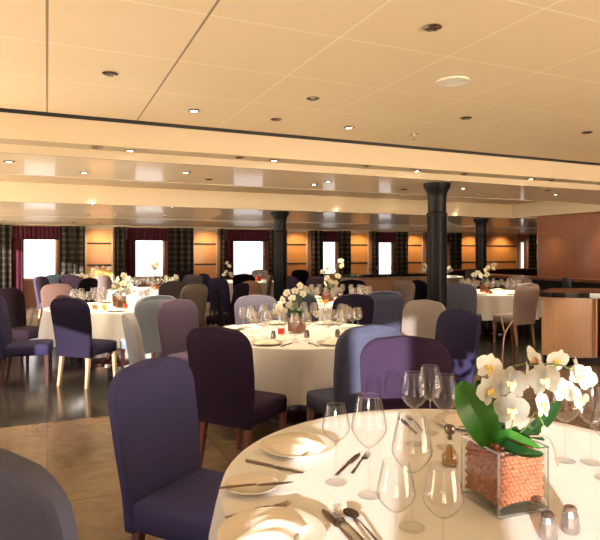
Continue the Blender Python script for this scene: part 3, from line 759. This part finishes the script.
for i, (px, py, t, yaw, pitch, roll, sc) in enumerate([(488, 367, 1.62, .2, .1, .3, .95), (488, 391, 1.58, .45, .25, -.4, .95), (510, 383, 1.58, .0, .2, .1, 1.1), (511, 410, 1.54, -.1, .25, .05, 1.08), (543, 380, 1.57, .1, .2, -.15, 1.1),
       (526, 376, 1.63, 1.1, .1, .1, 1.0), (541, 405, 1.55, .75, .2, .2, .95), (537, 360, 1.66, -1.0, -.5, .9, 1.0), (556, 360, 1.70, .3, -.35, .2, .9), (575, 370, 1.72, 1.1, .2, -.5, .95), (583, 377, 1.70, -.8, .3, .5, .9),
       (563, 391, 1.76, .2, .3, .1, .95), (577, 400, 1.72, 1.0, .4, -.4, .95)]):
    b = mk('blossom', ME_BL, OR, L(px, py, t), (-pitch, roll, face+yaw), None, sc)
    mk('lip', ME_LIP, b, (0, 0, 0), (0, 0, 0), M_LIP if i in (0, 1, 6, 8, 9) else M_LIPB)
for px, py, t in [(520, 425, 1.58), (544, 430, 1.60), (487, 409, 1.62), (586, 398, 1.70)]:
    bm = bmesh.new(); bmesh.ops.create_uvsphere(bm, u_segments=10, v_segments=8, radius=.010, matrix=Matrix.Diagonal((.8, .8, 1.25, 1)))
    link('bud', bm, mat('bud_green', (.50, .55, .22), .5), OR, True, L(px, py, t))
def stem(pts, rad, m, name='stem'):
    bm = bmesh.new(); tube(bm, spline([L(*p) for p in pts]), rad, 7); return link(name, bm, m, OR)
stem([(498, 446, 1.68), (492, 410, 1.66), (496, 380, 1.65), (515, 366, 1.64), (545, 364, 1.66), (568, 368, 1.71), (582, 386, 1.74)], .0026, M_STEM)
stem([(505, 446, 1.68), (512, 425, 1.62), (518, 395, 1.60), (540, 372, 1.62), (556, 366, 1.68)], .0024, M_STEM)
stem([(512, 440, 1.68), (528, 425, 1.64), (536, 412, 1.6), (545, 428, 1.60)], .0018, M_STEM)
stem([(500, 440, 1.72), (502, 380, 1.74), (503, 350, 1.75), (505, 334, 1.75), (513, 320, 1.75)], .0022, M_TWIG, 'twig')
stem([(505, 336, 1.75), (503, 325, 1.75), (501, 317, 1.75)], .0016, M_TWIG, 'twig')
stem([(530, 436, 1.64), (548, 438, 1.66), (555, 452, 1.63), (558, 466, 1.60)], .0022, M_TWIG, 'aerial_root')
def leaf(pts, width, m, twist=0, name='leaf'):
    c = spline([L(*p) for p in pts], 7); bm = bmesh.new(); rows = []; n = len(c)-1
    view = Vector((*W(0, -1), .25)).normalized()
    for i, p in enumerate(c):
        u = i/n; d = (c[min(i+1, n)]-c[max(i-1, 0)]).normalized(); sd = d.cross(view).normalized(); nn = sd.cross(d)
        sd = (sd*math.cos(twist)+nn*math.sin(twist)).normalized(); nn = sd.cross(d)
        w = width*(math.sin(PI*min(1, u*.90+.10))**.65)*.5
        rows.append([bm.verts.new(p + sd*w*s + nn*(-.5*w*(1-abs(s)))) for s in (-1, -.6, -.2, 0, .2, .6, 1)])
    for a, b in zip(rows, rows[1:]):
        for j in range(6): bm.faces.new((a[j], a[j+1], b[j+1], b[j]))
    bmesh.ops.solidify(bm, geom=bm.faces[:], thickness=.0014); return link(name, bm, m, OR)
leaf([(494, 446, 1.66), (484, 425, 1.60), (470, 402, 1.58), (461, 381, 1.58)], .100, M_LEAF, .15)
leaf([(498, 446, 1.70), (494, 420, 1.70), (483, 395, 1.71), (478, 380, 1.72)], .075, M_LEAFD, -.2)
leaf([(494, 440, 1.66), (508, 435, 1.60), (526, 441, 1.56), (541, 448, 1.55)], .042, M_LEAF, .9)
leaf([(496, 446, 1.66), (508, 447, 1.60), (525, 452, 1.555), (544, 454, 1.55)], .045, M_LEAFD, .8)
leaf([(500, 442, 1.70), (515, 432, 1.68), (530, 434, 1.66), (545, 440, 1.65)], .040, M_LEAFD, .8)
leaf([(512, 444, 1.72), (535, 428, 1.74), (550, 415, 1.75), (560, 400, 1.76)], .040, M_LEAFD, .3)

# ------------------------------------------------------------------ dressing of the other tables
ME_BLF, ME_LIPF = blossom_meshes(1.0, 3, 2)
def fvase(key, r, t, filler, s, label):
    x, y = W(r, t); o = empty('glass_vase', (x, y, ZT), .5); tag(o, label, 'vase')
    link('glass_wall', vase_bm(s, s*1.15, .004, .012), M_VGLASS, o, False)
    h = s/2-.006; bxo('filling', (-h, -h, .014, h, h, s*1.05), filler, o)
    return (x, y, ZT+s*1.10)
def bouquet(base, heads, spread_lbl, leaves=5, sc=1.5, lipm=None, name='flower_arrangement', leafr=.16, petal_m=None):
    root = empty(name, base); tag(root, spread_lbl, 'flowers')
    rnd = random.Random(int(base[0]*1000))
    B0 = Vector(base)
    for (px, py, t) in heads:
        p = ray(px, py, t)-B0
        b = mk('blossom', ME_BLF, root, p, (rnd.uniform(-.7, .2), rnd.uniform(-1, 1), face+rnd.uniform(-.9, .9)), petal_m, sc)
        mk('lip', ME_LIPF, b, (0, 0, 0), (0, 0, 0), lipm or M_LIP)
        bm = bmesh.new(); tube(bm, spline([(0, 0, -.02), (p.x*.3, p.y*.3, p.z*.6), p], 4), .003, 5); link('stem', bm, M_STEM, root)
    for k in range(leaves):
        a = 2*PI*k/leaves+rnd.random(); bm = bmesh.new(); rows = []
        el = rnd.uniform(.4, 1.1); Lf = leafr*rnd.uniform(.8, 1.2)
        for i in range(6):
            u = i/5; w = .035*math.sin(PI*min(1, u*.9+.08)); c = Vector((math.cos(a)*Lf*u*math.cos(el), math.sin(a)*Lf*u*math.cos(el), Lf*(math.sin(el)*u-.5*u*u)+.01))
            sd = Vector((-math.sin(a), math.cos(a), 0)); rows.append([bm.verts.new(c+sd*w), bm.verts.new(c+Vector((0, 0, -.008))), bm.verts.new(c-sd*w)])
        for A, B in zip(rows, rows[1:]):
            for j in range(2): bm.faces.new((A[j], A[j+1], B[j+1], B[j]))
        bmesh.ops.solidify(bm, geom=bm.faces[:], thickness=.001)
        link('leaf', bm, M_LEAF if k % 2 else M_LEAFD, root)
    return root
def votive(r, t, m, label):
    x, y = W(r, t); o = empty('candle_holder', (x, y, ZT)); tag(o, label, 'candle holder')
    bm = bmesh.new(); lathe(bm, [(0, 0), (.030, 0), (.034, .01), (.034, .075), (.031, .075), (.031, .01), (0, .008)], 16); link('cup', bm, M_GLASS, o)
    bm = bmesh.new(); lathe(bm, [(0, .010), (.029, .011), (.029, .058), (0, .060)], 16); link('wax', bm, m, o)

nm = {'T2': 'the middle table', 'T3': 'the left table', 'T4': 'the table before the bar', 'T5': 'the right-hand table', 'T6': 'the far table by the third window', 'T7': 'the farthest left table', 'T9': 'the far table behind the near column', 'T10': 'the table in front of the second window'}
NS = {'T2': 8, 'T3': 8, 'T4': 8, 'T5': 8, 'T6': 6, 'T7': 6, 'T9': 5, 'T10': 8}
def settings(key, per=4):
    r0, t0, R = TAB[key]; n_ = NS[key]; rnd = random.Random(n_+len(key)+int(t0*10))
    a0 = rnd.uniform(0, 1) if key != 'T2' else .39
    for k in range(n_):
        a = a0 + 2*PI*k/n_
        ca, sa = math.cos(a), math.sin(a)
        place(P_FPLATE, r0+ca*(R-.17), t0+sa*(R-.17), ZT, 'ivory dinner plate set on ' + nm[key], 'plate', 'plates on ' + nm[key])
        if key in ('T2', 'T3', 'T4', 'T5', 'T10'):
            q = P_NAP if P_NAP.name not in used else dup(P_NAP, (0, 0, 0)); x, y = W(r0+ca*(R-.17), t0+sa*(R-.17))
            q.location = (x, y, ZT+.0065); q.rotation_euler.z = rnd.uniform(0, 3); tag(q, 'folded white napkin on a plate of ' + nm[key], 'napkin', 'napkins on ' + nm[key])
        for j in range(per):
            rr, da = [(R-.38, .10), (R-.47, .27), (R-.34, .32), (R-.42, .52)][j]
            ga = a+da
            place(P_FAR if j != 1 else P_FARB, r0+math.cos(ga)*rr, t0+math.sin(ga)*rr, ZT, ('taller' if j != 1 else 'smaller') + ' empty wine glass standing on ' + nm[key], 'wine glass', ('taller' if j != 1 else 'smaller') + ' glasses on ' + nm[key])
        if key == 'T2':
            for pr_, off, rr2, c_ in ((P_FORK, -.24, R-.17, 'fork'), (P_KNIFE, .24, R-.17, 'knife')):
                ga = a+off; x, y = W(r0+math.cos(ga)*rr2, t0+math.sin(ga)*rr2); dx, dy = W(-ca, -sa)
                o = dup(pr_, (x, y, ZT), math.atan2(-dx, dy)); tag(o, 'silver %s beside a plate on the middle table' % c_, c_, c_+'s of the middle table')
for k_ in ('T2', 'T3', 'T4', 'T5', 'T10'): settings(k_)
for k_ in ('T6', 'T7', 'T9'): settings(k_, 2)

# middle table
b = fvase('T2', -.03, 5.28, M_CLAY, .13, 'square vase of terracotta pebbles on the middle table')
bouquet(b, [(283, 300, 5.2), (287, 293, 5.2), (292, 298, 5.2), (279, 307, 5.15), (295, 291, 5.25), (300, 286, 5.25), (276, 313, 5.1), (284, 311, 5.15), (303, 294, 5.3), (316, 314, 5.15), (289, 305, 5.2)], 'arching spray of white orchids on the middle table', 11, .85, name='orchid_plant')
votive(-.17, 5.12, M_RED, 'small red candle holder left of the pebble vase on the middle table')
for r_, t_, lb in ((-.23, 4.9, 'domed salt shaker on the middle table, left of the flowers'), (.06, 4.95, 'white shaker on the middle table in front of the pebble vase'), (.33, 5.0, 'shaker on the right of the middle table among the glasses')):
    place(SH1, r_, t_, ZT, lb, 'shaker', 'shakers on the middle table')
# left table
b = fvase('T3', -2.47, 7.78, M_CLAY, .14, 'square vase of terracotta pebbles on the left table')
bouquet(b, [(118, 280, 7.7), (123, 284, 7.7), (128, 279, 7.75), (121, 290, 7.65), (127, 292, 7.7), (115, 287, 7.7), (130, 286, 7.8), (124, 276, 7.8), (119, 296, 7.6)], 'dense white flowers with yellow centres on the left table', 10, 1.2)
votive(-2.68, 7.42, M_ORANGE, 'glowing orange candle holder on the left table'); votive(-2.56, 7.42, M_YELLOW, 'glowing yellow candle holder on the left table')
votive(-2.32, 7.55, M_RED, 'dark red candle holder on the left table')
# table before the bar
b = fvase('T4', .42, 8.6, M_CLAY, .14, 'square vase of terracotta pebbles on the table before the bar')
bouquet(b, [(323, 272, 8.6), (327, 278, 8.5), (333, 270, 8.6), (338, 276, 8.5), (331, 282, 8.5), (325, 284, 8.5), (342, 266, 8.7), (341, 261, 8.7), (336, 283, 8.6), (328, 268, 8.7)], 'white flowers with one tall stem on the table before the bar', 11, 1.1)
votive(.30, 8.2, M_YELLOW, 'yellow candle holder left of the pebble vase before the bar'); votive(.38, 8.22, M_ORANGE, 'orange candle holder next to the yellow one before the bar'); votive(.52, 8.25, M_RED, 'red candle holder right of the orange one before the bar')
# right-hand table
b = fvase('T5', 3.45, 10.6, M_CLAY, .15, 'square vase of terracotta pebbles on the right-hand table')
bouquet(b, [(474, 275, 10.5), (478, 273, 10.5), (485, 271, 10.6), (488, 268, 10.6), (493, 268, 10.6), (494, 265, 10.6), (481, 276, 10.5), (487, 275, 10.5)], 'white orchids leaning over the right-hand table', 8, 1.3)
votive(3.3, 10.2, M_ORANGE, 'orange candle holder on the right-hand table'); votive(3.42, 10.2, M_RED, 'red candle holder on the right-hand table')
# far tables
b = fvase('T6', -1.1, 14.9, M_RED, .13, 'red filled vase on the far table by the third window')
bouquet(b, [(226, 272, 14.8), (229, 266, 14.9), (227, 263, 14.9), (231, 274, 14.8), (224, 275, 14.8)], 'small white flowers on the far table by the third window', 5, 1.3)
b = fvase('T7', -5.5, 14.4, M_CLAY, .13, 'pebble vase on the farthest left table')
bouquet(b, [(78, 276, 14.1), (82, 275, 14.1), (86, 277, 14.1), (97, 268, 14.3), (103, 268, 14.3), (109, 269, 14.3), (94, 270, 14.3)], 'cream and orange-tinged flowers on the farthest left table', 5, 1.5, M_LIPB)
b = fvase('T10', -2.9, 11.45, M_CLAY, .15, 'pebble vase of the tall orchid in front of the second window')
bouquet(b, [(153, 266, 11.4), (157, 264, 11.4), (155, 268, 11.4), (166, 278, 11.4), (176, 277, 11.5), (172, 280, 11.5)], 'tall yellow-white orchid in front of the second window', 6, 1.3)
b = fvase('T9', 4.25, 17.9, M_CLAY, .13, 'pebble vase on the far table behind the near column')
bouquet(b, [(425, 265, 17.6), (428, 268, 17.6), (449, 268, 17.8), (424, 270, 17.7), (451, 270, 17.8)], 'white flowers on the far table behind the near column', 4, 1.6)

# ------------------------------------------------------------------ service station, bar, counter
def poly_prism(bm, pts, z0, z1):
    a = [bm.verts.new((x, y, z0)) for x, y in pts]; b = [bm.verts.new((x, y, z1)) for x, y in pts]
    n = len(pts)
    for i in range(n): bm.faces.new((a[i], a[(i+1) % n], b[(i+1) % n], b[i]))
    bm.faces.new(a[::-1]); bm.faces.new(b)
def station_outline(r0, r1, t0, t1, bow, grow=0):
    P = []
    for k in range(13):
        u = k/12; P.append(W(r0-grow+(r1-r0+2*grow)*u, t0-grow - bow*math.sin(PI*u)*.6 + (0.25*(1-u)**4)))
    P += [W(r1+grow, t1+grow), W(r0-grow+.55, t1+grow), W(r0-grow+.22, t1-.45), W(r0-grow+.06, t1-.68)]
    return P
c0 = W(3.6, 7.9)
st = empty('service_station', (*c0, 0)); tag(st, 'pale wooden service station with a black granite top, right edge', 'cabinet')
def rel(P): return [(x-c0[0], y-c0[1]) for x, y in P]
bm = bmesh.new(); poly_prism(bm, rel(station_outline(3.34, 3.98, 7.6, 8.6, .04)), .10, .90); link('body', bm, M_MAPLE, st, False)
bm = bmesh.new(); poly_prism(bm, rel(station_outline(3.39, 4.85, 7.66, 8.55, .10)), 0, .10); link('plinth', bm, M_BLACK, st, False)
bm = bmesh.new(); poly_prism(bm, rel(station_outline(3.34, 4.9, 7.6, 8.6, .12, .06)), .90, .965); link('worktop', bm, M_GRAN, st, False)
bm = bmesh.new(); x, y = W(3.93, 7.575); box(bm, x-c0[0]-.012, y-c0[1]-.03, .12, x-c0[0]+.012, y-c0[1]+.02, .89); link('edge_strip', bm, M_MAPLE, st, False)
bm = bmesh.new(); poly_prism(bm, rel(station_outline(4.0, 4.95, 7.60, 8.62, .06)), .09, .895); link('side_body', bm, M_DWOOD, st, False)

bar = empty('bar_counter', (7.7, 12.3, 0)); tag(bar, 'wooden bar counter with a dark rounded top below the narrow windows', 'bar')
def stad(x0, x1, y0, y1, g=0):
    P = [(x1+g, y0-g), (x1+g, y1+g)]; cy = (y0+y1)/2; h = (y1-y0)/2+g
    for k in range(13): a = PI/2+PI*k/12; P.append((x0+h*math.cos(a), cy+h*math.sin(a)))
    return P
bm = bmesh.new(); poly_prism(bm, stad(-.75, 1.3, -.35, .35), 0, .92); link('body', bm, M_MAPLE, bar, False)
bm = bmesh.new(); poly_prism(bm, stad(-.75, 1.3, -.35, .35, .09), .92, .98); link('counter_top', bm, M_GRAN, bar, False)
bm = bmesh.new(); poly_prism(bm, stad(-.75, 1.3, -.35, .35, .012), 0, .10); link('plinth', bm, M_BLACK, bar, False)
for k, dx in enumerate((-.5, -.3, -.1, .1, .3)):
    o = dup(P_FARB, (7.7+dx, 12.25+.05*(k % 2), .981)); tag(o, 'small empty glass standing on the bar top', 'glass', 'glasses on the bar')
cr = empty('wall_counter', (XR-.35, 8.0, 0)); tag(cr, 'long red-brown counter along the right wall', 'counter')
bxo('counter_top', (-.28, -2.6, .90, .33, 3.6, .96), M_WOODR, cr); bxo('body', (-.10, -2.5, 0, .32, 3.5, .90), M_BLACK, cr)
lg = empty('wall_ledge', (14.5, YB-.55, 0)); tag(lg, 'long low reddish ledge below the wooden panels of the far right', 'ledge')
bxo('ledge_top', (-1.0, -.18, .84, 4.8, .22, .90), M_WOODR, lg); bxo('ledge_body', (-.9, -.05, 0, 4.8, .20, .84), M_DWOOD, lg)

# ------------------------------------------------------------------ light
def lamp(kind, loc, energy, color, **k):
    l = bpy.data.lights.new('lamp', kind); l.energy = energy; l.color = color
    for a_, b_ in k.items(): setattr(l, a_, b_)
    o = bpy.data.objects.new('lamp_'+kind.lower(), l); COL.objects.link(o); o.location = loc; return o
WARM = (1, .78, .50)
for p in spots:
    lamp('SPOT', (p.x, p.y, p.z-.02), 100, WARM, spot_size=math.radians(110), spot_blend=.8, shadow_soft_size=.04)
for key in ('T3', 'T4', 'T5', 'T6', 'T7', 'T9', 'T10'):
    r_, t_, R_ = TAB[key]; x, y = W(r_, t_)
    lamp('SPOT', (x, y, 2.27), 300, WARM, spot_size=math.radians(80), spot_blend=.7, shadow_soft_size=.05)
for a_, b_ in pil:
    for f in ((.5,) if b_-a_ < 40 else (.2, .72)):
        x = wallx(a_+(b_-a_)*f, YB)
        o = lamp('SPOT', (x, YB-.62, 2.28), 75, (1, .74, .46), spot_size=math.radians(120), spot_blend=.9, shadow_soft_size=.03)
        o.rotation_euler = (math.radians(22), 0, 0)
for y in (8.3, 9.5, 6.0):
    lamp('SPOT', (XR-.3, y, 2.38), 50, (1, .66, .32), spot_size=math.radians(70), spot_blend=.9, shadow_soft_size=.03)
# cove strips tucked behind the soffit edges
for (x, y, z, sx, sy, e) in ((2.2, 7.56, 2.54, 9, .04, 32), ):
    o = lamp('AREA', (x, y, z), e, (1, .80, .48), shape='RECTANGLE', size=sx, size_y=sy); o.rotation_euler = (PI*.62, 0, 0)
sun = lamp('SUN', (0, 0, 5), 14.0, (1, .93, .85), angle=math.radians(.6))
d = Vector((*W(math.sin(math.radians(12)), math.cos(math.radians(12))), 0)).normalized()*math.cos(math.radians(9)); d.z = -math.sin(math.radians(9))
sun.rotation_euler = d.to_track_quat('-Z', 'Y').to_euler()

# portals at the added and shaped wall openings guide the daylight
def portal(loc, rot, sx, sy):
    o = lamp('AREA', loc, 1, (1, 1, 1), shape='RECTANGLE', size=sx, size_y=sy); o.rotation_euler = rot; o.data.cycles.is_portal = True
portal((6.07, YR-.14, 1.35), (-PI/2, 0, 0), 7.05, 2.0)
portal((-2.18, YR-.14, 1.4), (-PI/2, 0, 0), .55, 1.8)
portal((-1.1, YR-.14, 1.4), (-PI/2, 0, 0), 1.0, 1.8)
for a_, b_, c_ in FILL_WIN: portal((XL-.14, (a_+b_)/2, 1.45), (PI/2, 0, -PI/2), b_-a_, 1.3)
portal((XL-.14, 2.67, 1.02), (PI/2, 0, -PI/2), 1.85, .84)
# hazy evening sky; bright lower half added to throw light up onto the ceiling
w = bpy.data.worlds.new('World'); scn.world = w; w.use_nodes = True; wn = w.node_tree; bg = wn.nodes['Background']
tc = wn.nodes.new('ShaderNodeTexCoord'); sp = wn.nodes.new('ShaderNodeSeparateXYZ'); wn.links.new(tc.outputs['Generated'], sp.inputs[0])
mr = wn.nodes.new('ShaderNodeMapRange'); mr.inputs['From Min'].default_value = -.03; mr.inputs['From Max'].default_value = .03; wn.links.new(sp.outputs['Z'], mr.inputs['Value'])
mc = wn.nodes.new('ShaderNodeMix'); mc.data_type = 'RGBA'; mc.clamp_result = False
mc.inputs['A'].default_value = (LOW_GLOW*1.0, LOW_GLOW*.82, LOW_GLOW*.58, 1); mc.inputs['B'].default_value = (SKY*.92, SKY*.95, SKY*1.0, 1)
wn.links.new(mr.outputs['Result'], mc.inputs['Factor']); wn.links.new(mc.outputs['Result'], bg.inputs[0]); bg.inputs[1].default_value = 1

cam = bpy.data.cameras.new('Camera'); co = bpy.data.objects.new('Camera', cam); COL.objects.link(co)
cam.sensor_width = 36; cam.lens = 36*F/600; cam.shift_y = -17/600; cam.clip_start = .05
co.location = (0, 0, EYE); co.rotation_euler = (PI/2, 0, math.radians(-24)); scn.camera = co
vs = scn.view_settings; vs.view_transform = 'Standard'; vs.look = 'None'; vs.exposure = 0; vs.gamma = 1; vs.use_curve_mapping = False
scn.cycles.max_bounces = 10; scn.cycles.transparent_max_bounces = 40; scn.cycles.diffuse_bounces = 5
scn.cycles.sample_clamp_indirect = 6; scn.cycles.caustics_reflective = False; scn.cycles.caustics_refractive = False
scn.cycles.use_denoising = True
